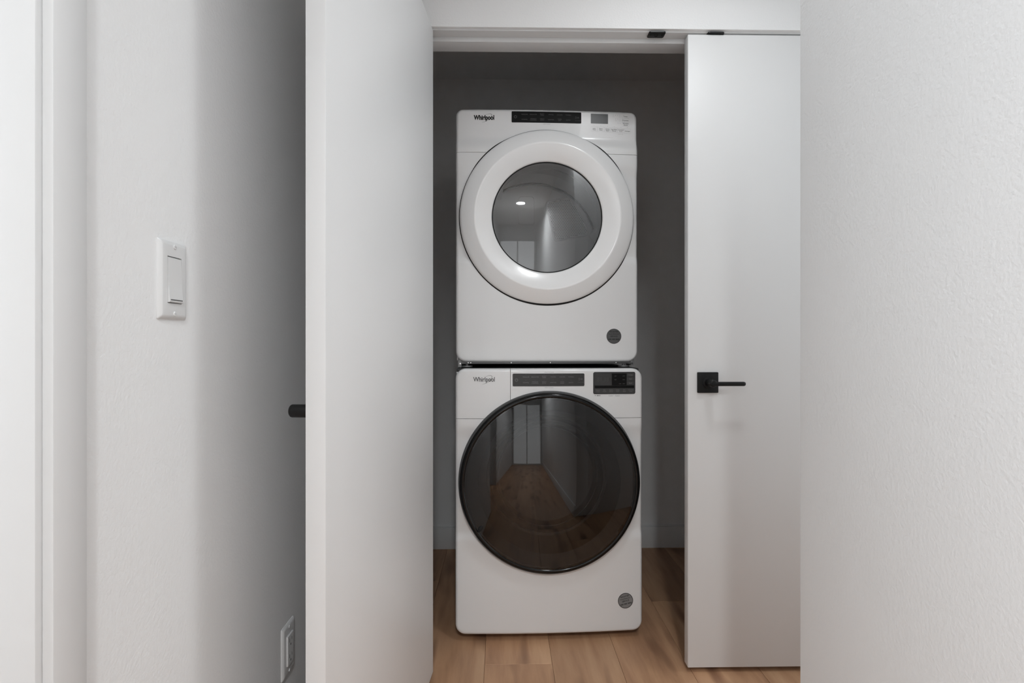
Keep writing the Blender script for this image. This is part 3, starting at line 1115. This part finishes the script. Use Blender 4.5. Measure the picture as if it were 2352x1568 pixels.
for i in range(21):
    r = Rg * (1 - i / 20)
    prof.append((max(r, 0.0005), -0.0170 - (math.sqrt(Rs * Rs - r * r) - (Rs - sag)) * 0.8))
lathe('glass', prof, -0.0015, dzc, M_GLASS_D, dd, 128)
lathe('door_gasket', [(0.300, 0.004), (0.300, -0.008), (0.291, -0.009), (0.291, 0.004)], -0.0015, dzc, M_GAP, DY, 128)
# drum seen through the window
dc = (-0.003, dzc - 0.003)
drum = lathe('drum', [(0.212, 0.070), (0.300, 0.078), (0.312, 0.090), (0.314, 0.250), (0.317, 0.260), (0.314, 0.270), (0.314, 0.450), (0.317, 0.460), (0.314, 0.470), (0.313, 0.600)], dc[0], dc[1], M_DRUM, DY, 128)
lathe('rear_bulkhead', [(0.3125, 0.608), (0.3060, 0.610), (0.3020, 0.604), (0.2960, 0.600), (0.200, 0.600), (0.0005, 0.600)], dc[0], dc[1], M_DRUM, drum, 128)
lathe('felt_seal', [(0.3128, 0.594), (0.3090, 0.594), (0.3060, 0.606), (0.3128, 0.606)], dc[0], dc[1], M_GAP, drum, 128)
for a in (8, 128, 248):
    # baffle: triangular ridge along the drum wall
    ca, sa = math.cos(R(a)), math.sin(R(a))
    ta, tb = -sa, ca
    vs = []
    for y, hgt in ((0.12, 0.03), (0.16, 0.055), (0.50, 0.055), (0.56, 0.03)):
        for off, h in ((-0.045, 0.0), (-0.014, 0.8), (0.0, 1.0), (0.014, 0.8), (0.045, 0.0)):
            rr = 0.3135 - h * hgt - (0.004 if h == 0 else 0)
            vs.append((dc[0] + rr * ca + off * ta, y, dc[1] + rr * sa + off * tb))
    fs = []
    for q in range(3):
        for i in range(4):
            fs.append((q * 5 + i, q * 5 + i + 1, q * 5 + 6 + i, q * 5 + 5 + i))
    fs += [(0, 1, 2, 3, 4), (15, 16, 17, 18, 19)]
    mesh_obj('baffle', vs, fs, M_DRUM, drum, True)
# exhaust grille on the rear bulkhead: frame, screen, holes
poly = [(0.056, 1.775), (0.150, 1.798), (0.172, 1.796), (0.215, 1.742), (0.246, 1.686), (0.268, 1.632), (0.262, 1.617), (0.118, 1.588), (0.102, 1.594)]
poly = [(x, z - OZ) for x, z in poly]
cxp = sum(q[0] for q in poly) / len(poly); czp = sum(q[1] for q in poly) / len(poly)


def inset_poly(k):
    return [(cxp + (x - cxp) * k, czp + (z - czp) * k) for x, z in poly]


def round_poly(pts, n=4, t=0.22):
    out = []
    m = len(pts)
    for i in range(m):
        a, b, c = Vector(pts[i - 1]), Vector(pts[i]), Vector(pts[(i + 1) % m])
        p0, p1 = b.lerp(a, t), b.lerp(c, t)
        for s in range(n + 1):
            u = s / n
            q = p0.lerp(b, u).lerp(b.lerp(p1, u), u)
            out.append((q.x, q.y))
    return out


rings = [[(x, y, z) for x, z in round_poly(inset_poly(k))] for k, y in ((1.05, 0.602), (1.04, 0.594), (1.0, 0.591), (0.96, 0.592), (0.95, 0.597))]
grl = loft('exhaust_grille', rings, M_GRILLE, drum)
tag(grl, 'fan shaped perforated exhaust grille')
inner = inset_poly(0.93)


def inside(x, z, pts):
    r = False
    for i in range(len(pts)):
        x0, z0 = pts[i - 1]; x1, z1 = pts[i]
        if (z0 > z) != (z1 > z) and x < (x1 - x0) * (z - z0) / (z1 - z0) + x0:
            r = not r
    return r


vs, fs = [], []
row = 0
z = 1.57 - OZ
while z < 1.81 - OZ:
    x = 0.04 + (0.0043 if row % 2 else 0.0)
    while x < 0.28:
        if inside(x, z, inner):
            b = len(vs)
            for i in range(6):
                vs.append((x + 0.0025 * math.cos(R(60 * i)), 0.5966, z + 0.0025 * math.sin(R(60 * i))))
            fs.append(tuple(b + i for i in range(6)))
        x += 0.0086
    z += 0.0074
    row += 1
ho = mesh_obj('grille_holes', vs, fs, M_INK_SHADE, grl)
ho['kind'] = 'stuff'
# raised rectangular cover on the bulkhead
rings = [[(x, y, z) for x, z in rrect_pts(-0.078 + i, 0.004 - i, 1.664 - OZ + i, 1.806 - OZ - i, 0.014)] for i, y in ((0, 0.601), (0.001, 0.5965), (0.004, 0.5965), (0.005, 0.599))]
loft('rear_cover', rings, M_DRUM, drum)

# base pan, screws, feet and stacking brackets between the machines
boxes('base_pan', [((-0.335, 0.026, 0.0125), (0.335, 0.74, 0.040))], M_STEEL, DY, bevel=0.002)
for x in (-0.300, -0.290, -0.135, 0.015, 0.270):
    cyl('screw', (x, 0.0245, 0.0175), (x, 0.0262, 0.0175), 0.0030, M_SCREW, DY, 12, 0.0006)
for sx in (-1, 1):
    for yy in (0.050, 0.70):
        cyl('foot', (sx * 0.305, yy, 0.0), (sx * 0.305, yy, 0.0065), 0.0220, M_STEEL, DY, 24, 0.002)
        cyl('foot_stem', (sx * 0.305, yy, 0.006), (sx * 0.305, yy, 0.014), 0.006, M_STEEL, DY, 12)
    b0 = boxes('stacking_bracket', [((sx * 0.332 - 0.006, 0.022, 0.0 if sx < 0 else 0.006), (sx * 0.332 + 0.007, 0.10, 0.032))], M_STEEL, DY, bevel=0.001)
    cyl('bracket_screw', (sx * 0.330, 0.0195, 0.014), (sx * 0.330, 0.0225, 0.014), 0.0042, M_SCREW if sx < 0 else M_CHROME, b0, 14, 0.0008)
disc_badge(DY, 0.2515, 1.1128 - OZ, 0.0284, d_surf, M_STICK_D, [('REGISTER', 0.60, 0.27), ('YOUR PRODUCT', 0.28, 0.185), ('SERVICE', -0.02, 0.27), ('888 888 8888', -0.42, 0.27)], R(0))
